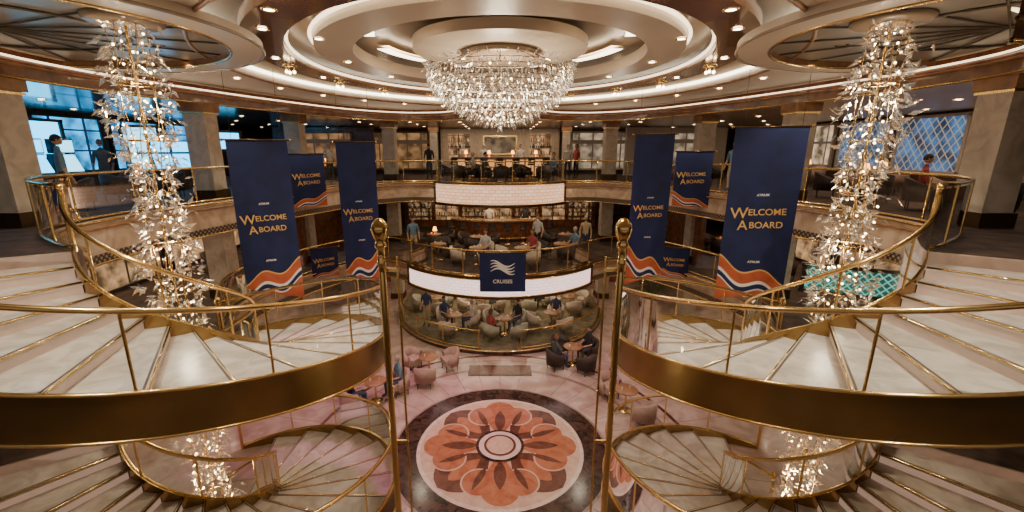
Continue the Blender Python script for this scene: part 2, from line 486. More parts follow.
def crystal_column(x, y):
    root = empty('crystal_column_chandelier', (x, y, 0))
    b = B(); fr = B(); bl = B()
    ztop, zbot = 9.7, .55
    n = 2000
    for i in range(n):
        t = random.random(); z = zbot+(ztop-zbot)*t
        base = .33+.09*math.sin(z*2.4)
        st = random.randrange(3)
        a = z*1.25+st*2*pi/3+random.gauss(0, .5)
        r = base*random.uniform(.7, 1.2) if random.random() < .8 else random.uniform(.1, .55)
        c = (r*math.cos(a), r*math.sin(a), z)
        d = Vector((math.cos(a+random.uniform(-1.2, 1.2)), math.sin(a+random.uniform(-1.2, 1.2)), random.uniform(-1.6, .9))).normalized()
        L = random.uniform(.10, .21)
        shard(b, c, L, L*.18, crysg if (random.random() < .4 or z < 3) else crys, d)
    for i in range(170):
        z = zbot+(ztop-zbot)*(i+.5)/170; a = i*2.4; r = random.uniform(.14, .30)
        bl.sphere(r*math.cos(a), r*math.sin(a), z, .018, bulbm, 6, 4)
    fr.cyl(0, 0, zbot-.15, ztop+.05, .022, brass, 8)
    for k in range(6):
        a = k*pi/3; fr.tube([(.24*math.cos(a+z*.5), .24*math.sin(a+z*.5), z) for z in [zbot+(ztop-zbot)*j/40 for j in range(41)]], .006, brass, 5)
    for k in range(12):
        z = zbot+(ztop-zbot)*k/11
        fr.tube([(.24*math.cos(q*pi/10), .24*math.sin(q*pi/10), z) for q in range(20)], .009, brass, 5, True)
    fr.lathe([(0, 9.7), (.45, 9.7), (.5, 9.74), (.5, 9.79), (0, 9.79)], 0, 0, ceil2, 24)
    fr.sphere(0, 0, zbot-.2, .09, brass)
    b.obj('crystal_shards', root); bl.obj('bulbs', root); fr.obj('frame', root)
crystal_column(-5.55, 7.0); crystal_column(5.78, 7.0)

# central bowl chandelier
def bowl():
    cx, cy = 0, 10.3
    root = empty('crystal_bowl_chandelier', (cx, cy, 0))
    b = B(); fr = B(); bl = B()
    zt, zb, R = 9.80, 8.40, 1.60
    prof = lambda t: R*(1-t**1.9)**.8*.97+.03
    zz_ = lambda t: zt-.22-(zt-.22-zb)*t**.95
    for k in range(15):
        t = k/14
        r = prof(t); z = zz_(t)
        n = max(6, int(2*pi*r/.09))
        fr.tube([(r*.97*math.cos(q*2*pi/28), r*.97*math.sin(q*2*pi/28), z+.05) for q in range(28)], .007, brassdk, 5, True)
        for i in range(n):
            a = 2*pi*i/n+k*.3+random.uniform(-.03, .03)
            d = Vector((math.cos(a)*.5+random.uniform(-.25, .25), math.sin(a)*.5+random.uniform(-.25, .25), -1)).normalized()
            shard(b, (r*math.cos(a), r*math.sin(a), z-.02), random.uniform(.14, .23), .026, crys if random.random() < .8 else crysg, d)
    for i in range(380):
        t = random.random()**1.3; a = random.uniform(0, 2*pi); r = prof(t)*math.sqrt(random.random())*.92
        shard(b, (r*math.cos(a), r*math.sin(a), zz_(t)+.05), .14, .022, crys, None)
    for i in range(110):
        a = 2*pi*i/110; d = Vector((math.cos(a), math.sin(a), .35*(-1)**i)).normalized()
        shard(b, ((R+.02)*math.cos(a), (R+.02)*math.sin(a), zt-.15+.05*(-1)**i), .22, .028, crys, d)
    for k, t in enumerate((.08, .3, .5, .7, .88)):
        rr = prof(t)*.86; n = max(4, int(rr*17))
        for i in range(n): bl.sphere(rr*math.cos(2*pi*i/n+k), rr*math.sin(2*pi*i/n+k), zz_(t)+.06, .022, bulbm, 6, 4)
    fr.lathe([(0, 9.88), (.8, 9.88), (.86, 9.90), (.86, 9.99), (0, 9.99)], 0, 0, ceil2, 40)
    for i in range(12):
        a = i*pi/6; fr.tube([(R*math.cos(a), R*math.sin(a), zt-.22), (.8*math.cos(a), .8*math.sin(a), 9.89)], .008, brassdk, 5)
        fr.tube([(prof(k/8)*.95*math.cos(a), prof(k/8)*.95*math.sin(a), zz_(k/8)+.04) for k in range(9)], .007, brassdk, 5)
    b.obj('crystals', root); fr.obj('frame', root); bl.obj('bulbs', root)
bowl()

# ------------------------------------------------------------------ ceiling
def ell(cx, cy, rx, ry, n=72): return [(cx+rx*math.cos(2*pi*i/n), cy+ry*math.sin(2*pi*i/n)) for i in range(n+1)]
b = B()
E1 = ell(0, 12.5, 6.6, 7.7, 96); b.band(E1, [proj(p, (0, 12.5)) for p in E1], 9.8, ceilm)
b.ribbon(E1, 9.8, 10.35, ceilm)
b.band(ell(0, 12.5, .01, .01, 96), E1, 10.35, ceil2)
b.obj('ceiling')
def drop_ring(name, cx, cy, rx, ry, w, z, th, mat, inner=None, outer=None):
    a = ell(cx, cy, rx, ry); c = ell(cx, cy, rx-w, ry-w)
    b = B(); b.band(a, c, z, mat); b.band(a, c, z+th, mat); b.ribbon(a, z, z+th, mat); b.ribbon(c, z, z+th, mat)
    if outer: b.tube([(p[0], p[1], z+th*.6) for p in ell(cx, cy, rx+.05, ry+.05)[:-1]], .035, outer, 6, True)
    if inner: b.tube([(p[0], p[1], z+th*.6) for p in ell(cx, cy, rx-w-.05, ry-w-.05)[:-1]], .035, inner, 6, True)
    return b.obj(name)
b = B(); b.ribbon(ell(0, 12.5, 6.53, 7.63), 9.95, 10.05, stripW); b.tube([(p[0], p[1], 9.79) for p in ell(0, 12.5, 6.6, 7.7)[:-1]], .04, woodmid, 6, True)
b.obj('cove_light_ring')
drop_ring('ceiling_ring', 0, 12.2, 5.7, 6.6, .75, 9.98, .2, ceil3, stripW2, None)
drop_ring('ceiling_ring', 0, 10.9, 4.0, 4.3, .75, 9.93, .27, ceilm, None, stripW2)
drop_ring('ceiling_ring', 0, 10.3, 1.9, 1.9, 1.89, 10.0, .2, ceilm, None, None)
b = B()
for a0, a1 in ((66, 114), (135, 168), (12, 45), (190, 225), (315, 350)):
    P = [(2.65*math.cos(rad(a0+(a1-a0)*i/14)), 10.3+2.75*math.sin(rad(a0+(a1-a0)*i/14))) for i in range(15)]
    Q = [(2.95*math.cos(rad(a0+(a1-a0)*i/14)), 10.3+3.07*math.sin(rad(a0+(a1-a0)*i/14))) for i in range(15)]
    b.band(P, Q, 10.2, stripW); b.band(P, Q, 10.26, brass)
b.obj('linear_cove_lights')
for s in (-1, 1):
    b = B(); cx, cy = s*8.0, 7.4
    c = ell(cx, cy, 3.35, 2.85); d = ell(cx, cy, 3.9, 3.35)
    b.band(d, c, 9.66, ceilm); b.ribbon(d, 9.66, 9.8, ceilm); b.ribbon(c, 9.66, 9.79, woodmid)
    b.tube([(p[0], p[1], 9.66) for p in c[:-1]], .03, brass, 6, True); b.tube([(p[0], p[1], 9.66) for p in d[:-1]], .025, ceil2, 6, True)
    b.band(ell(cx, cy, .01, .01), c, 9.785, ovaldk)
    for k in range(8):
        q = k*pi/8
        x1, y1 = cx+3.33*math.cos(q), cy+2.83*math.sin(q); x0, y0 = 2*cx-x1, 2*cy-y1
        b.tube([(x0, y0, 9.765), (x1, y1, 9.765)], .016, ovalbeam, 4)
    b.tube([(p[0], p[1], 9.765) for p in ell(cx, cy, 3.33*.55, 2.83*.55)[:-1]], .02, ovalbeam, 4, True)
    b.obj('ceiling_oval_coffer')
hp = bulge7+side7[1:]+[(-8.9, 6.4), (-9.0, 3.0), (-9.0, -4)]
hp = [(p[0]*1.0, p[1]) for p in offset(hp, -.5)]
L = insert_corners(sym(hp))[:-4]+[sym(hp)[-1]]
O = [proj(p) for p in L]
b = B()
for i in range(len(L)-1):
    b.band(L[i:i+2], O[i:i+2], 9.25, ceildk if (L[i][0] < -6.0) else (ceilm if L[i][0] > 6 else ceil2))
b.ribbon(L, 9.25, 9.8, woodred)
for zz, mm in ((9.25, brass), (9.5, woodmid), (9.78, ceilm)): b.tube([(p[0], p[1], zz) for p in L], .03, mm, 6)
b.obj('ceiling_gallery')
b = B(); b.ribbon(offset(L, .08), 9.60, 9.64, stripW2); b.obj('cove_light_strip')

# recessed downlights
b = B()
dl = []
for i in range(26):
    a = 2*pi*i/26; dl.append((7.15*math.cos(a), 12.5+8.25*math.sin(a), 9.79))
for i in range(14):
    a = 2*pi*(i+.5)/14; dl.append((5.35*math.cos(a), 12.2+6.25*math.sin(a), 9.97))
for s in (-1, 1):
    for y in (9.5, 12.5, 15.5, 18.5, 21.5, 24.5, 27.5):
        for x in (10.6, 12.6, 14.6): dl.append((s*x, y, 9.24))
    for x, y in ((3.2, 6.6), (4.4, 5.2), (5.0, 4.4), (8.1, 11.3), (10.0, 11.0)): dl.append((s*x, y, 9.79))
for x in (-7, -4.5, -2, 2, 4.5, 7):
    for y in (22.4, 24.4, 26.6, 29): dl.append((x, y, 9.24))
for x, y in ((-3.6, 11), (3.6, 11), (-3.1, 13.1), (3.1, 13.1), (-1.8, 14.5), (1.8, 14.5), (-3.4, 8.8), (3.4, 8.8)): dl.append((x, y, 9.925))
def under(z, ys, xs):
    for s in (-1, 1):
        for y in ys:
            for x in xs: dl.append((s*x, y, z))
for z in (Z7-.31, Z6-.31):
    under(z, (11.5, 14, 16.5, 19), (10, 12.2, 14.5)); under(z, (22.5, 25, 28), (1.2, 3.6, 6, 9))
    under(z, (8.5,), (11, 13.5))
for x, y, z in dl:
    b.lathe([(0, z-.004), (.075, z-.004)], x, y, downm, 12, False)
    b.lathe([(.075, z-.012), (.11, z-.012), (.11, z)], x, y, brass, 12)
b.obj('recessed_downlights')
b = B()
for s in (-1, 1):
    for ang in (120, 140, 160, 185):
        a = rad(ang); cx, cy = 4.75*math.cos(a)*s*1.12, 12.2+6.1*math.sin(a)
        b.lathe([(0, 9.93), (.16, 9.93), (.16, 9.98)], cx, cy, brass, 14)
        for k in range(3):
            q = k*2.1; x, y = cx+.1*math.cos(q), cy+.1*math.sin(q)
            b.cyl(x, y, 9.84, 9.93, .018, brass, 6); b.sphere(x, y, 9.81, .04, bulbm, 8, 6)
b.obj('ceiling_spotlight_cluster')

# ------------------------------------------------------------------ shell
b = B()
b.box(0, 12, -.1, 2*XW, 38, .2, floorm); b.obj('floor')
b = B(); b.ribbon([(-XW, YB), (XW, YB)], 0, 9.8, paneldk); b.obj('wall_back')
b = B(); b.ribbon([(-XW, YF), (-XW, YB)], 0, 9.8, paneldk); b.obj('wall_left')
b = B(); b.ribbon([(XW, YB), (XW, YF)], 0, 9.8, paneldk); b.obj('wall_right')
def panel(name, x0, y0, x1, y1, z0, z1, mat, fr=wooddk, th=.06):
    b = B(); b.ribbon([(x0, y0), (x1, y1)], z0, z1, mat, smooth=False)
    d = math.hypot(x1-x0, y1-y0); a = math.atan2(y1-y0, x1-x0); cx, cy = (x0+x1)/2, (y0+y1)/2
    for z in (z0, z1): b.box(cx, cy, z, d+.16, .12, .1, fr, a)
    for x, y in ((x0, y0), (x1, y1)): b.box(x, y, (z0+z1)/2, .12, .12, z1-z0, fr, a)
    return b.obj(name)
n = 0
for s in (-1, 1):
    for k, y in enumerate((9.2, 12.2, 15.2, 18.2, 21.2)):
        n += 1; panel('window_%d' % n, s*15.9, y, s*15.9, y+2.6, 7.1, 9.1, bluewin if s < 0 else (bluelat, warmwin, bluelat, bluelat, warmwin)[k], wooddk if s < 0 else cream)
for s in (-1, 1):
    for y in (8.5, 12.5, 16.5, 20.5):
        n += 1; panel('window_%d' % n, s*13.0, y, s*13.0, y+3.5, 3.3, 5.7, shopwarm)
        n += 1; panel('window_%d' % n, s*12.0, y, s*12.0, y+3.5, .1, 2.5, shopwarm)
for s in (-1, 1):
    b = B(); b.box(s*10.5, 26.6, 7.8, 6, .2, 2.8, woodred if s < 0 else cream); b.obj('wall_upper_lounge')
    lm = lattice('window_lattice_%d' % n, (.10, .06, .035), (.70, .36, .15) if s < 0 else (.95, .70, .46), .6, .9, 2.4, .05, False, 1.3)
    n += 1; panel('window_%d' % n, s*4.6, 28.5, s*8.2, 28.5, 6.7, 9.0, lm, cream if s > 0 else woodmid)
    n += 1; panel('window_%d' % n, s*8.8, 26.4, s*12.4, 26.4, 6.9, 8.9, lm, cream if s > 0 else woodmid)
b = B(); b.box(0, 28.6, 7.8, 7.6, .25, 2.85, cream)
for x in (-3.6, -1.5, 1.5, 3.6): b.box(x, 28.44, 7.8, .2, .08, 2.85, creamfas)
b.obj('wall_bar_upper')
b = B(); b.box(0, 28.40, 8.2, 2.2, .06, 1.2, brass); b.box(0, 28.36, 8.2, 2.0, .04, 1.0, M('painting_canvas', (.30, .27, .22), .6, noise=.7, scale=2)); b.obj('framed_painting')
for x in (-2.6, 2.6):
    b = B()
    for z in (7.2, 7.6, 8.0, 8.4, 8.8): b.box(x, 28.3, z, 1.4, .3, .04, woodmid)
    b.box(x, 28.44, 8.0, 1.4, .03, 1.8, shopwarm)
    for z in (7.22, 7.62, 8.02, 8.42):
        for k in range(10): b.cyl(x-.6+k*.13, 28.28, z, z+.25, .035, random.choice((crysg, m_terra, chairC, wooddk)), 8)
    b.obj('bottle_shelf')
def bar_counter(name, cx, cy, r, a0, a1, z, mat):
    P = arc(cx, cy, r, a0, a1, 24); Q = arc(cx, cy, r-.6, a0, a1, 24); R = arc(cx, cy, r+.12, a0, a1, 24)
    b = B(); b.ribbon(P, z, z+1.05, mat); b.ribbon(Q, z, z+1.05, woodmid)
    b.band(R, Q, z+1.12, marble(name+'_top', (.25, .15, .09), (.42, .29, .18), .15)); b.ribbon(R, z+1.05, z+1.12, woodmid); b.band(R, Q, z+1.05, woodmid)
    b.tube([(p[0], p[1], z+.2) for p in R], .025, brass); b.ribbon(arc(cx, cy, r+.03, a0, a1, 24), z, z+.1, wooddk)
    return b.obj(name)
bar_counter('bar_counter', 0, 29.6, 5.6, -118, -62, Z7, barfront)
bar_counter('bar_counter', 0, 26.4, 4.2, -128, -52, Z6, woodred)
b = B(); b.box(0, 27.0, 4.5, 12, .2, 2.6, woodred); b.obj('wall_bar_middle')
b = B()
for k in range(7):
    x = -5+k*1.67
    b.box(x, 26.85, 4.6, 1.4, .06, 1.9, shopwarm if k % 2 else shopshelf)
    for z in (3.9, 4.4, 4.9, 5.3):
        b.box(x, 26.7, z, 1.4, .3, .04, woodmid)
        for j in range(9): b.cyl(x-.6+j*.15, 26.7, z+.02, z+.26, .035, random.choice((crysg, crysg, m_terra, chairC, wooddk)), 8)
b.obj('bottle_shelf')
b = B()
CA = arc(0, 26.4, 4.6, -128, -52, 24); CI = arc(0, 26.4, 3.3, -128, -52, 24)
b.band(CA, CI, 5.62, wooddk); b.ribbon(CA, 5.62, 5.9, wooddk); b.ribbon(arc(0, 26.4, 4.62, -128, -52, 24), 5.60, 5.64, stripW2)
for r in (3.9, 3.6):
    b.tube([(p[0], p[1], 5.5) for p in arc(0, 26.4, r, -128, -52, 20)], .02, brass)
for i in range(150):
    a = rad(random.uniform(-128, -52)); r = random.uniform(3.4, 4.4)
    z = random.uniform(5.25, 5.6); x, y = r*math.cos(a), 26.4+r*math.sin(a)
    b.lathe([(0, z), (.05, z-.02), (.06, z-.12), (.035, z-.16)], x, y, crysg if i % 4 else bulbm, 6)
b.obj('hanging_glass_rack')
b = B(); b.box(0, 25.5, 1.45, 17, .2, 2.9, woodred); b.obj('wall_lounge_lower')
b = B()
for k in range(8): b.box(-7+k*2, 25.35, 1.4, 1.5, .06, 1.7, shopwarm); b.box(-7+k*2, 25.33, 2.35, 1.6, .12, .06, brass)
b.obj('lit_wall_panels')
for s in (-1, 1):
    b = B(); b.box(s*8.3, 21.8, 4.55, .2, 9, 2.7, woodred); b.obj('wall_side_middle')
for s in (-1, 1):
    for (x, y, w) in ((9.75, 8.7, .62), (9.05, 13.6, .62), (8.35, 18.2, .6), (5.6, 22.6, .6), (4.1, 27.6, .45)):
        b = B()
        for zb, zt in (((0, Z6-.3), (Z6, Z7-.3), (Z7, 9.25)) if y < 27 else ((Z7, 9.25),)):
            b.box(s*x, y, (zb+zt)/2, w, w, zt-zb, pillarm)
            b.box(s*x, y, zb+.15, w+.1, w+.1, .3, brassdk); b.box(s*x, y, zt-.12, w+.14, w+.14, .24, woodmid)
            b.box(s*x, y, zt-.28, w+.08, w+.08, .05, brass)
        b.obj('square_pillar')
panel('illuminated_lattice_screen', 9.1, 12.4, 11.6, 11.2, 3.8, 4.6, teal)
panel('television_screen', -15.7, 13.4, -15.7, 16.0, 7.6, 8.9, screenm)
panel('television_screen', -12.9, 19.7, -12.0, 20.6, 7.9, 8.7, screenm)
panel('television_screen', -14.6, 17.2, -13.7, 17.9, 8.1, 8.8, screenw)
def slot(scr):
    b = B(); b.box(0, 0, .35, .62, .6, .7, wooddk); b.box(0, -.02, .74, .66, .66, .08, brassdk)
    b.add([(-.29, -.28, .80), (.29, -.28, .80), (.29, -.05, 1.35), (-.29, -.05, 1.35)], [(0, 1, 2, 3)], scr)
    b.box(0, .12, 1.08, .62, .34, .6, blackg); b.box(0, .08, 1.62, .62, .3, .46, blackg)
    b.box(0, -.08, 1.62, .54, .02, .38, scr); b.cyl(0, .08, 1.85, 1.98, .05, lampsh, 10); b.box(0, -.30, .80, .5, .08, .02, brass)
    return b.mesh('gaming_machine')
SL = [slot(screenm), slot(screenw), slot(screenr)]
for i in range(6): place(SL[(0, 1, 0, 2, 0, 1)[i]], 'gaming_machine', (-14.4, 9.6+i*1.0, Z7), rad(90))
for i in range(4): place(SL[(1, 0, 0, 0)[i]], 'gaming_machine', (-12.6, 15.4+i*1.0, Z7), rad(60))

# ------------------------------------------------------------------ ground floor medallion
MX, MY = 0.0, 10.22
def disc(b, r, z, mat, n=72): b.poly([(r*math.cos(2*pi*i/n), r*math.sin(2*pi*i/n)) for i in range(n)], z, mat)
b = B()
disc(b, 2.95, .004, m_taupe); disc(b, 2.88, .007, m_dark); disc(b, 2.26, .010, m_white); disc(b, 2.16, .013, m_peach)
def petal(b, ang, r0, r1, w, z, mat, tip=1.0, sk=.8):
    pts = []; n = 18
    for side in (1, -1):
        rng = range(n+1) if side == 1 else range(n, -1, -1)
        for i in rng:
            t = i/n; r = r0+(r1-r0)*t
            ww = w*max(0, math.sin(pi*min(1, t**sk)))**tip
            pts.append((r*math.cos(ang)-side*ww*math.sin(ang), r*math.sin(ang)+side*ww*math.cos(ang)))
    q = []
    for p in pts:
        if not q or math.hypot(p[0]-q[-1][0], p[1]-q[-1][1]) > 1e-4: q.append(p)
    b.poly(q[:-1] if math.hypot(q[0][0]-q[-1][0], q[0][1]-q[-1][1]) < 1e-4 else q, z, mat)
def blob(b, ang, r, R, z, mat, sx=1.0):
    c, q = math.cos(ang), math.sin(ang)
    b.poly([(c*(r+R*math.cos(2*pi*i/28))-q*R*sx*math.sin(2*pi*i/28), q*(r+R*math.cos(2*pi*i/28))+c*R*sx*math.sin(2*pi*i/28)) for i in range(28)], z, mat)
for k in range(4):
    a = k*pi/2
    petal(b, a+pi/4, .45, 2.14, .66, .016, m_brown, .6, 1.3)
    petal(b, a+pi/4, .75, 1.80, .24, .018, m_terra, .7, 1.2)
    for d, rr, R in ((0, 1.62, .51), (-.36, 1.44, .47), (.36, 1.44, .47)): blob(b, a+d, rr, R, .020+abs(d)*.003, m_peach, 1)
    for d, rr, R in ((0, 1.62, .465), (-.36, 1.44, .425), (.36, 1.44, .425)): blob(b, a+d, rr, R, .024+abs(d)*.003, m_terra, 1)
    petal(b, a, .5, 1.95, .36, .028, m_terra, .7, 1.0)
    petal(b, a, .6, 1.60, .16, .031, m_brown, .8, 1.0)
    for s in (-1, 1): petal(b, a+s*.40, .95, 1.75, .09, .031, m_brown, .8)
disc(b, .66, .034, m_dark); disc(b, .58, .037, m_white); disc(b, .44, .040, m_brown); disc(b, .37, .043, m_peach)
b.obj('floor_medallion', None, (MX, MY, 0))
b = B()
for r0, r1, mt in ((4.2, 4.35, m_taupe), (5.3, 5.42, m_brown), (4.9, 4.95, m_taupe)):
    b.band(arc(MX, MY, r0, 0, 360, 96), arc(MX, MY, r1, 0, 360, 96), .004, mt)
for k in range(32):
    a = 2*pi*k/32; c, q = math.cos(a), math.sin(a)
    b.poly([(MX+3.0*c-.012*q, MY+3.0*q+.012*c), (MX+7*c-.012*q, MY+7*q+.012*c), (MX+7*c+.012*q, MY+7*q-.012*c), (MX+3.0*c+.012*q, MY+3.0*q-.012*c)], .006, m_taupe)
b.obj('floor_inlay_rings')
b = B(); b.prism([(-1.15, 14.0), (1.15, 14.0), (1.15, 14.75), (-1.15, 14.75)], .001, .02, m_dark)
b.prism([(-1.07, 14.08), (1.07, 14.08), (1.07, 14.67), (-1.07, 14.67)], .02, .024, m_brown); b.obj('entrance_mat')

PR = arc(0, 20.6, 5.0, -178, -2, 40)
b = B(); b.poly([(p[0], p[1]) for p in PR]+[(5, 25.3), (-5, 25.3)], .16, carpet2)
b.ribbon(PR, 0, .16, m_dark); b.tube([(p[0], p[1], .16) for p in PR], .025, brass)
b.obj('lounge_platform')
railing(arc(0, 20.6, 4.85, -175, -100, 20), .16, hgt=.8); railing(arc(0, 20.6, 4.85, -80, -5, 20), .16, hgt=.8)

# ------------------------------------------------------------------ banners
def textmesh(txt, size, mat):
    c = bpy.data.curves.new('t', 'FONT'); c.body = txt; c.size = size; c.align_x = 'CENTER'; c.align_y = 'CENTER'; c.extrude = .002; c.offset = .002
    o = bpy.data.objects.new('t', c); COL.objects.link(o); bpy.context.view_layer.update()
    me = bpy.data.meshes.new_from_object(o.evaluated_get(bpy.context.evaluated_depsgraph_get()))
    bpy.data.objects.remove(o); me.materials.clear(); me.materials.append(mat); return me
tW = textmesh('ELCOME', .25, gold); tA = textmesh('BOARD', .25, gold); tS = textmesh('ATRIUM', .07, whitec)
tBW = textmesh('W', .42, gold); tBA = textmesh('A', .38, gold)
def banner(x, y, zt, w, h, rot=0, wires=True, small=False):
    root = empty('hanging_banner', (x, y, 0), rot)
    b = B(); nx = 24
    inner = 1 if x < 0 else -1
    def pos(i, t):
        u = i/nx-.5
        hh = h*(1-.09*(.5-u*inner)) if not small else h
        return (u*w, .035*math.sin(u*7+t*5)*t, zt-hh*t)
    lev = [(0, navy), (.010, gold), (.075, redc), (.095, whitec), (.125, navy), (.135, whitec), (9, redc)]
    for i in range(nx):
        cols = []
        for ii in (i, i+1):
            u = (ii/nx-.5)*inner; base = .845-.20*u+.03*math.sin(u*9); c = []
            for k in range(25): c.append(base*k/24)
            for l, _ in lev[1:]: c.append(min(1, base+l))
            cols.append(c)
        mts = [navy]*24+[mt for _, mt in lev[1:]]
        for k in range(len(mts)):
            a0, a1, c0, c1 = cols[0][k], cols[0][k+1], cols[1][k], cols[1][k+1]
            if a1-a0 < 1e-5 and c1-c0 < 1e-5: continue
            b.add([pos(i, a0), pos(i+1, c0), pos(i+1, c1), pos(i, a1)], [(0, 1, 2, 3)], mts[k], True)
    b.obj('cloth', root)
    r = B(); r.tube([(-w/2-.06, 0, zt), (w/2+.06, 0, zt)], .022, brassdk)
    for q in (-1, 1): r.sphere(q*(w/2+.07), 0, zt, .035, brass, 8, 6)
    if wires:
        for q in (-.4, .4): r.tube([(q*w, 0, zt), (q*w, 0, 9.79)], .006, brassdk, 5)
    r.obj('hanging_rod', root)
    s = w/1.45; zc = zt-h*(.47 if not small else .42)
    for me, dx, dz, k in ((tBW, -.44, -.02, .85), (tW, .13, .03, .82), (tBA, -.34, -.30, .85), (tA, .14, -.27, .82), (tS, 0, .42, 1), (tS, 0, -1.15, 1)):
        if small and me is tS: continue
        o = bpy.data.objects.new('lettering', me); COL.objects.link(o); o.parent = root
        o.location = (dx*s, -.06, zc+dz*s); o.rotation_euler = (rad(90), rad(-3), 0); o.scale = (s*k, s*k, s*k)
    return root
banner(-5.97, 10.9, 8.14, 1.36, 4.15, rad(16))
banner(-4.58, 14.0, 8.15, 1.18, 4.7, rad(8))
banner(6.62, 10.9, 8.45, 1.6, 4.5, rad(-16))
banner(4.87, 14.0, 8.38, 1.2, 4.95, rad(-8))
banner(-7.05, 16.0, 7.76, 1.2, 1.9, rad(30), False, True)
banner(7.05, 16.0, 7.85, 1.25, 2.0, rad(-30), False, True)
banner(-6.9, 16.4, 4.2, 1.0, 1.2, rad(30), False, True)
banner(6.9, 16.4, 4.2, 1.0, 1.2, rad(-30), False, True)
root = empty('logo_banner', (.1, 15.46, 0))
b = B(); b.box(0, 0, 3.45, 1.72, .02, 1.5, navy); b.tube([(-.9, 0, 4.2), (.9, 0, 4.2)], .025, brassdk); b.obj('cloth', root)
b = B()
for k in range(4):
    P = [(-.45+.9*i/16, 3.5+.12*math.sin(i/16*pi*1.7+k*.35)+k*.10) for i in range(17)]
    for i in range(16):
        wd = .03*math.sin(pi*(i+.5)/16)+.01
        b.add([(P[i][0], -.02, P[i][1]-wd), (P[i+1][0], -.02, P[i+1][1]-wd), (P[i+1][0], -.02, P[i+1][1]+wd), (P[i][0], -.02, P[i][1]+wd)], [(0, 1, 2, 3)], whitec)
b.obj('wave_emblem', root)
o = bpy.data.objects.new('lettering', textmesh('CRUISES', .2, whitec)); COL.objects.link(o); o.parent = root; o.location = (0, -.02, 3.1); o.rotation_euler = (rad(90), 0, 0)

# ------------------------------------------------------------------ furniture
def armchair_mesh(mat):
    b = B()
    b.box(0, .02, .36, .52, .50, .16, mat); b.box(0, .04, .455, .48, .46, .05, mat)
    n = 18; vi = []; fs = []
    for i in range(n+1):
        t = i/n; a = rad(160+220*t)
        zt = .62+.20*math.sin(pi*t)**1.5
        for (r, z) in ((.36, .24), (.39, zt), (.30, zt+.01), (.30, .3)):
            vi.append((r*math.cos(a), r*math.sin(a)+.03, z))
    for i in range(n):
        for k in range(4): fs.append((i*4+k, i*4+(k+1) % 4, (i+1)*4+(k+1) % 4, (i+1)*4+k))
    fs += [(0, 1, 2, 3), (n*4+3, n*4+2, n*4+1, n*4)]
    b.add(vi, fs, mat, True)
    for x in (-.22, .22):
        for y in (-.2, .22): b.lathe([(.012, 0), (.022, .28)], x, y, wooddk, 8)
    return b.mesh('armchair')
AC = {m.name: armchair_mesh(m) for m in (chairA, chairB, chairC, chairD)}
tb = B(); tb.lathe([(0, .70), (.34, .70), (.36, .72), (.34, .74), (0, .74)], 0, 0, woodmid, 28); tb.lathe([(.035, .04), (.03, .7)], 0, 0, brass, 12); tb.lathe([(0, 0), (.2, 0), (.2, .02), (.05, .05), (0, .05)], 0, 0, brass, 20)
tb.cyl(.12, .05, .74, .84, .03, crysg, 8); tb.cyl(-.14, -.03, .74, .82, .03, whitec, 8)
TB = tb.mesh('round_table')
sb = B(); sb.lathe([(0, .70), (.19, .70), (.2, .74), (.18, .79), (0, .80)], 0, 0, chairD, 18); sb.lathe([(.03, .03), (.025, .7)], 0, 0, brass, 10); sb.lathe([(0, 0), (.2, 0), (.2, .02), (0, .04)], 0, 0, brass, 18)
sb.tube([(.15*math.cos(q*pi/8), .15*math.sin(q*pi/8), .3) for q in range(16)], .012, brass, 6, True)
sb.ribbon(arc(0, 0, .19, 200, 340, 10), .82, 1.08, chairD); sb.ribbon(arc(0, 0, .215, 200, 340, 10), .82, 1.08, chairD); sb.tube([(-.17, -.09, .76), (-.18, -.09, .95)], .012, brass, 6); sb.tube([(.17, -.09, .76), (.18, -.09, .95)], .012, brass, 6)
ST = sb.mesh('bar_stool')
lb = B(); lb.lathe([(0, 0), (.07, 0), (.06, .02), (.015, .04), (.015, .2)], 0, 0, brass, 14); lb.lathe([(.11, .17), (.06, .36)], 0, 0, lampsh, 16)
LP = lb.mesh('table_lamp')
def group(x, y, z, mat, n=3, r=.78, a0=0, lamp=False):
    place(TB, 'round_table', (x, y, z))
    for k in range(n):
        a = a0+2*pi*k/n
        place(AC[mat.name], 'armchair', (x+r*math.cos(a), y+r*math.sin(a), z), a+pi/2)
    if lamp: place(LP, 'table_lamp', (x+.05, y-.12, z+.745))
group(-2.55, 14.1, 0, chairB, 3, .8, .5); group(-4.0, 12.4, 0, chairB, 2, .8, .6); group(3.9, 11.9, 0, chairB, 2, .8, 2)
group(2.75, 14.9, 0, chairD, 4, .8, .5)
group(-2.0, 17.7, .16, chairA, 3, .8, .2); group(0.2, 17.3, .16, chairC, 4, .85, .8); group(2.3, 18.0, .16, chairA, 3, .8, 1.2)
group(-3.2, 20.0, .16, chairC, 3, .8, .9); group(-.9, 19.9, .16, chairA, 4, .85, .1, True); group(1.5, 20.3, .16, chairC, 3, .8, .4); group(3.5, 20.2, .16, chairA, 3, .8, .6)
group(-1.8, 22.6, .16, chairA, 3, .8, 2); group(1.6, 22.8, .16, chairA, 3, .8, 1)
for x, y in ((-2.7, 18.4), (-.95, 17.6), (.95, 17.6), (2.7, 18.4)): group(x, y, Z6, chairA if abs(x) < 2 else chairD, 3, .8, x)
for x, y in ((-3.2, 20.6), (-1.1, 20.0), (3.2, 20.6)): group(x, y, Z6, chairD, 3, .8, random.random()*3, x < -3)
for k in range(8): a = rad(-124+k*9.7); place(ST, 'bar_stool', (4.75*math.cos(a), 26.4+4.75*math.sin(a), Z6), a+pi/2)
for x, y in ((-2.0, 21.3), (0, 20.9), (2.0, 21.3)): group(x, y, Z7, chairD, 3, .8, .6)
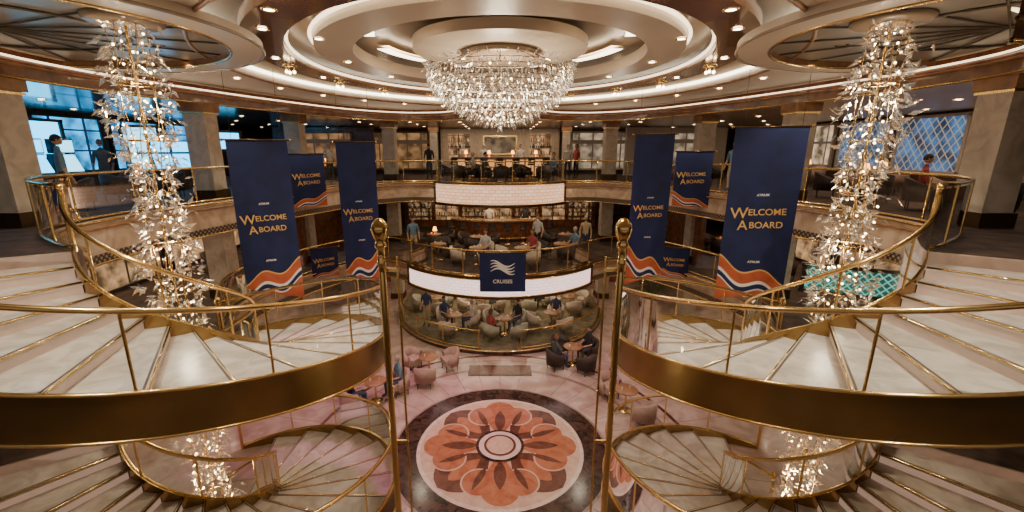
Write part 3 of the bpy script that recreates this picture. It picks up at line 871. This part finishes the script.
for k in range(7): a = rad(-114+k*8); place(ST, 'bar_stool', (6.1*math.cos(a), 29.6+6.1*math.sin(a), Z7), a+pi/2)
for x in (-1.9, -.6, .7, 2.0):
    place(LP, 'table_lamp', (x, 29.6-math.sqrt(5.3**2-x*x), Z7+1.125))
for s in (-1, 1):
    for (x, y) in ((11.3, 10.5), (11.2, 13.6), (13.4, 12.2), (11, 16.8), (13.5, 15.6), (10.6, 19.6), (8.6, 21.6), (13.2, 19)):
        if s < 0 and (x, y) in ((13.4, 12.2), (13.5, 15.6), (13.2, 19), (11, 16.8)): continue
        group(s*x, y, Z7, chairD if random.random() < .6 else chairB, 3, .8, .4, random.random() < .7)
    for (x, y) in ((10.6, 16.2), (10.3, 19.5)): group(s*x, y, Z6, chairD, 3, .8, random.random()*3, True)

leaf = M('palm_leaf', (.05, .12, .035), .5); pot = M('planter', (.35, .2, .1), .4)
def palm():
    b = B(); b.lathe([(0, 0), (.2, 0), (.27, .45), (.24, .45), (.22, .38), (0, .38)], 0, 0, pot, 18)
    for k in range(18):
        a = k*2.4; L = random.uniform(.6, .95); hgt = random.uniform(.8, 1.5)
        c, q = math.cos(a), math.sin(a); pts = [(L*t*c*t**.3, L*t*q*t**.3, .38+hgt*math.sin(min(1, t)*2.1)*.9) for t in [j/8 for j in range(9)]]
        b.tube(pts, .008, leaf, 4)
        for j in range(2, 9):
            for s in (-1, 1):
                x, y, z = pts[j]; b.add([(x, y, z), (x+s*-q*.2+c*.1, y+s*c*.2+q*.1, z-.1), (x+c*.05, y+q*.05, z)], [(0, 1, 2)], leaf)
    return b.mesh('potted_palm')
PM = palm()
for p in ((-7.6, 20.4, 0), (7.6, 20.4, 0)): place(PM, 'potted_palm', p)

# ------------------------------------------------------------------ people
skinm = M('skin', (.50, .28, .19), .55, noise=.05); shoem = M('shoe_leather', (.03, .02, .02), .4)
eyem = M('eye_dark', (.02, .015, .01), .2); lipm = M('lips', (.4, .14, .12), .5)
hairs = [M('hair_dark', (.03, .02, .015), .6), M('hair_grey', (.4, .38, .35), .6), M('hair_brown', (.14, .07, .03), .6)]
def body(sit):
    J = {}; E = []
    def j(n, p, r): J[n] = (p, r)
    pz = .56 if sit else .96
    j('pelvis', (0, 0, pz), (.15, .11)); j('spine', (0, .0, pz+.2), (.13, .10)); j('chest', (0, -.01, pz+.42), (.165, .11)); j('neck', (0, .0, pz+.56), (.055, .055)); j('headb', (0, .015, pz+.64), (.05, .05))
    E += [('pelvis', 'spine', 0), ('spine', 'chest', 0), ('chest', 'neck', 0), ('neck', 'headb', 2)]
    for s, n in ((-1, 'L'), (1, 'R')):
        sz = pz+.47
        j('sh'+n, (s*.185, 0, sz), (.062, .062))
        if sit: el, wr, ha = (s*.25, .06, sz-.27), (s*.17, .27, sz-.32), (s*.14, .34, sz-.33); fd = Vector((-s*.25, .95, -.15))
        else: el, wr, ha = (s*.25, -.02, sz-.29), (s*.25, .10, sz-.52), (s*.245, .13, sz-.60); fd = Vector((0, .25, -1))
        j('el'+n, el, (.043, .043)); j('wr'+n, wr, (.028, .028)); j('ha'+n, ha, (.034, .018))
        E += [('chest', 'sh'+n, 0), ('sh'+n, 'el'+n, 0), ('el'+n, 'wr'+n, 2), ('wr'+n, 'ha'+n, 2)]
        fd.normalize(); side = Vector((0, 1, 0)) if not sit else Vector((1, 0, 0))
        for k in range(4):
            L = (.07, .08, .075, .06)[k]; o = Vector(ha)+side*(k-1.5)*.019
            p1 = o+fd*L*.5; p2 = o+fd*L+Vector((-s*.012, 0, -.012 if sit else 0))
            j('f%s%da' % (n, k), tuple(p1), (.009, .009)); j('f%s%db' % (n, k), tuple(p2), (.008, .008))
            E += [('ha'+n, 'f%s%da' % (n, k), 2), ('f%s%da' % (n, k), 'f%s%db' % (n, k), 2)]
        tpos = Vector(wr)*.4+Vector(ha)*.6+Vector((-s*.035, .03, 0)); j('th'+n, tuple(tpos), (.010, .010)); E.append(('wr'+n, 'th'+n, 2))
        j('hip'+n, (s*.09, .0, pz-.05), (.085, .09))
        if sit: kn, an, to = (s*.14, .44, pz-.02), (s*.14, .42, .09), (s*.15, .58, .045)
        else: kn, an, to = (s*.11, .02, .50), (s*.11, -.02, .09), (s*.13, .15, .045)
        j('kn'+n, kn, (.06, .06)); j('an'+n, an, (.042, .045)); j('to'+n, to, (.042, .035))
        mid = tuple((Vector(kn)+Vector(an))/2+Vector((0, -.01, .05))); j('ca'+n, mid, (.053, .055))
        E += [('pelvis', 'hip'+n, 1), ('hip'+n, 'kn'+n, 1), ('kn'+n, 'ca'+n, 1), ('ca'+n, 'an'+n, 1), ('an'+n, 'to'+n, 3)]
    names = list(J); me = bpy.data.meshes.new('b'); me.from_pydata([J[n][0] for n in names], [(names.index(a), names.index(c)) for a, c, _ in E], [])
    o = bpy.data.objects.new('b', me); COL.objects.link(o)
    md = o.modifiers.new('s', 'SKIN'); md.use_smooth_shade = True
    for i, n in enumerate(names):
        me.skin_vertices[0].data[i].radius = J[n][1]; me.skin_vertices[0].data[i].use_root = (n == 'pelvis')
    ss = o.modifiers.new('u', 'SUBSURF'); ss.levels = 1; ss.render_levels = 1
    bpy.context.view_layer.update()
    r = bpy.data.meshes.new_from_object(o.evaluated_get(bpy.context.evaluated_depsgraph_get()))
    bpy.data.objects.remove(o); r.materials.clear()
    for _ in range(4): r.materials.append(None)
    segs = [(Vector(J[a][0]), Vector(J[c][0]), m, J[a][1][0]) for a, c, m in E]
    for p in r.polygons:
        c = p.center; best = None
        for a, d, m, rr in segs:
            ab = d-a; t = max(0, min(1, (c-a).dot(ab)/max(ab.length_squared, 1e-9))); dd = (a+ab*t-c).length-rr*.5
            if best is None or dd < best[0]: best = (dd, m)
        p.material_index = best[1]
    return r, pz+.76
BODY = {0: body(False), 1: body(True)}
def headmesh(hair, long):
    b = B()
    b.sphere(0, 0, 0, 1, skinm, 20, 14, (.076, .095, .115))
    b.sphere(0, .05, -.055, .045, skinm, 10, 8, (1.05, .9, 1))
    b.add([(0, .088, .02), (-.014, .09, -.022), (.014, .09, -.022), (0, .118, -.018)], [(0, 1, 3), (0, 3, 2), (1, 2, 3)], skinm)
    for s in (-1, 1):
        b.sphere(s*.03, .086, .008, .011, whitec, 8, 6); b.sphere(s*.03, .094, .008, .006, eyem, 6, 5)
        b.sphere(s*.077, -.005, -.005, .022, skinm, 8, 6, (.4, .8, 1.3)); b.box(s*.03, .092, .03, .03, .006, .005, hair)
    b.box(0, .089, -.05, .042, .008, .010, lipm)
    vs = []; fs = []; n = 20; k = 9
    for a in range(k+1):
        t = pi*.58*a/k
        for i in range(n):
            p = 2*pi*i/n; front = max(0, math.sin(p)); tt = t*(1-.38*front)
            vs.append((.084*math.sin(tt)*math.cos(p), .104*math.sin(tt)*math.sin(p)-.006, .124*math.cos(tt)-(.10 if long and a == k and math.sin(p) < .3 else 0)))
    for a in range(k):
        for i in range(n): jn = (i+1) % n; fs.append((a*n+i, (a+1)*n+i, (a+1)*n+jn, a*n+jn))
    b.add(vs, fs, hair, True)
    return b.mesh('head')
cloth = [M('cloth_%d' % i, c, .85) for i, c in enumerate([(.6, .58, .55), (.05, .07, .14), (.35, .07, .06), (.08, .08, .08), (.15, .25, .35), (.45, .35, .22), (.03, .03, .035)])]
def person(x, y, z, rot, sit=0, shirt=0, pants=1, hair=0, long=False):
    me, hz = BODY[sit]; me = me.copy()
    for i, m in enumerate((cloth[shirt], cloth[pants], skinm, shoem)): me.materials[i] = m
    root = empty('seated_person' if sit else 'standing_person', (x, y, z), rot)
    place(me, 'body', (0, 0, 0), 0, root)
    place(headmesh(hairs[hair], long), 'head', (0, .02, hz), 0, root)
R = rad
person(-9.75, 9.75, Z7, R(-40), 0, 4, 6, 0)
person(-12.8, 14.2, Z7, R(60), 0, 3, 3, 2)
person(-3.7, 23.0, Z7, R(20), 0, 6, 1, 0); person(1.2, 25.6, Z7, R(180), 0, 0, 6, 0); person(-.9, 25.6, Z7, R(170), 0, 0, 6, 1)
person(3.6, 23.4, Z7, R(160), 0, 0, 1, 1); person(4.1, 23.7, Z7, R(120), 0, 2, 6, 2, True)
person(-7.6, 19.6, Z7, R(-130), 0, 0, 3, 1); person(8.7, 16.4, Z7, R(120), 0, 4, 5, 0)
person(1.75, 19.6, Z6, R(150), 0, 0, 6, 2); person(-.6, 23.6, Z6, R(180), 0, 0, 3, 0); person(1.4, 23.7, Z6, R(180), 0, 6, 3, 0)
person(-3.9, 19.0, Z6, R(200), 0, 4, 5, 0); person(3.9, 19.3, Z6, R(170), 0, 5, 1, 1)
person(-3.3, 18.2, .16, R(160), 0, 1, 5, 2)
person(4.1, 14.2, 0, R(70), 0, 3, 6, 0); person(-5.4, 14.6, 0, R(-60), 0, 0, 1, 2, True); person(-5.9, 14.2, 0, R(-60), 0, 2, 3, 0)
def seat(tx, ty, z, r, a, **k):
    person(tx+r*math.cos(a), ty+r*math.sin(a), z-.03, a+pi/2, 1, **k)
T3 = 2*pi/3
seat(-4.0, 12.4, 0, .8, .6, shirt=4, pants=1, hair=1); seat(-4.0, 12.4, 0, .8, .6+pi, shirt=6, pants=1, hair=0)
seat(2.75, 14.9, 0, .8, .5, shirt=6, pants=3, hair=0); seat(2.75, 14.9, 0, .8, .5+pi, shirt=3, pants=1, hair=2)
seat(-2.0, 17.7, .16, .8, .2, shirt=0, pants=1, hair=1); seat(.2, 17.3, .16, .85, .8+pi, shirt=2, pants=3, hair=2, long=True)
seat(.2, 17.3, .16, .85, .8, shirt=6, pants=1, hair=0); seat(-2.0, 17.7, .16, .8, .2+T3, shirt=1, pants=3, hair=0)
seat(2.3, 18.0, .16, .8, 1.2, shirt=1, pants=5, hair=0); seat(-.9, 19.9, .16, .85, .1, shirt=5, pants=3, hair=1); seat(1.5, 20.3, .16, .8, .4, shirt=4, pants=6, hair=2, long=True)
seat(-.95, 17.6, Z6, .8, -.95+T3, shirt=0, pants=1, hair=0); seat(.95, 17.6, Z6, .8, .95, shirt=2, pants=3, hair=2, long=True); seat(2.7, 18.4, Z6, .8, 2.7+T3*2, shirt=4, pants=1, hair=1)
seat(-2.0, 21.3, Z7, .8, .6, shirt=0, pants=3, hair=1); seat(0, 20.9, Z7, .8, .6+T3, shirt=3, pants=3, hair=0); seat(2.0, 21.3, Z7, .8, .6, shirt=4, pants=1, hair=2)
seat(-11.3, 10.5, Z7, .8, .4+T3, shirt=3, pants=1, hair=0); seat(11.2, 13.6, Z7, .8, .4+T3*2, shirt=0, pants=1, hair=1); seat(11.3, 10.5, Z7, .8, .4+T3, shirt=2, pants=3, hair=0)

# ------------------------------------------------------------------ lights
WARM = (1, .76, .52)
def area(x, y, z, sx, sy, e, col=WARM, rot=(0, 0, 0)):
    l = bpy.data.lights.new('soffit_light', 'AREA'); l.shape = 'RECTANGLE'; l.size = sx; l.size_y = sy; l.energy = e; l.color = col
    o = bpy.data.objects.new('soffit_light', l); COL.objects.link(o); o.location = (x, y, z); o.rotation_euler = rot; return o
def point(x, y, z, e, col=(1, .81, .58), r=.15, name='lamp_light'):
    l = bpy.data.lights.new(name, 'POINT'); l.energy = e; l.color = col; l.shadow_soft_size = r
    o = bpy.data.objects.new(name, l); COL.objects.link(o); o.location = (x, y, z)
def spot(x, y, z, e, col=(1, .84, .64), ang=110, tgt=None, name='downlight_spot'):
    l = bpy.data.lights.new(name, 'SPOT'); l.energy = e; l.color = col; l.spot_size = rad(ang); l.spot_blend = .6; l.shadow_soft_size = .06
    o = bpy.data.objects.new(name, l); COL.objects.link(o); o.location = (x, y, z)
    if tgt: o.rotation_euler = (Vector(tgt)-Vector((x, y, z))).to_track_quat('-Z', 'Y').to_euler()
area(0, 22, Z7-.32, 7, 4, 110); area(0, 21, Z6-.32, 7, 5, 260)
for s in (-1, 1):
    area(s*11.3, 14.5, Z7-.32, 3, 11, 120); area(s*11.3, 14.5, Z6-.32, 3, 11, 140)
area(0, 25.5, 9.23, 9, 4, 170)
area(11.8, 15, 9.23, 4, 12, 150); area(-11.8, 13, 9.23, 4, 12, 85, (.2, .55, 1))
point(0, 10.3, 9.0, 230, r=.3, name='chandelier_light')
for x in (-5.55, 5.78):
    for z in (8.6, 6.2, 3.9, 1.6): point(x, 7, z, 55, r=.1, name='column_light')
for a in range(10):
    q = 2*pi*(a+.5)/10; spot(7.15*math.cos(q), 12.5+8.25*math.sin(q), 9.75, 270)
for x in (-2.3, 2.3): spot(x, 9.0, 9.8, 500, (1, .80, .72), 90)
spot(-3.5, 13.5, 9.6, 1100, (1, .22, .60), 60, (-3.6, 10.6, 0), 'pink_stage_light'); spot(3.5, 13.5, 9.6, 520, (1, .36, .62), 60, (2.6, 13.2, 0), 'pink_stage_light')
for x in (-4, 4): spot(x, 3.2, 9.7, 640, (1, .89, .74), 120, (x*1.2, 6, 3))
for s in (-1, 1):
    for x, y in ((9.1, 11.4), (5.4, 20.9)):
        spot(s*x, y, Z7+.95, 120, (1, .84, .64), 130, (s*x*.5, y*.75+3, 11), 'ceiling_fill_spot')  # added fill spots at rail height, aimed up to brighten the ceiling; no fixture
w = bpy.data.worlds.new('World'); bpy.context.scene.world = w; w.use_nodes = True
w.node_tree.nodes['Background'].inputs[0].default_value = (1, .85, .72, 1); w.node_tree.nodes['Background'].inputs[1].default_value = .40

# ------------------------------------------------------------------ camera
cam = bpy.data.cameras.new('camera'); co = bpy.data.objects.new('camera', cam); COL.objects.link(co)
cam.sensor_width = 36; cam.lens = 430/1024*36; cam.shift_x = 12/1024
co.location = (0, 0, 7.9); co.rotation_euler = (rad(90-13.85), 0, 0); cam.clip_start = .05
bpy.context.scene.camera = co
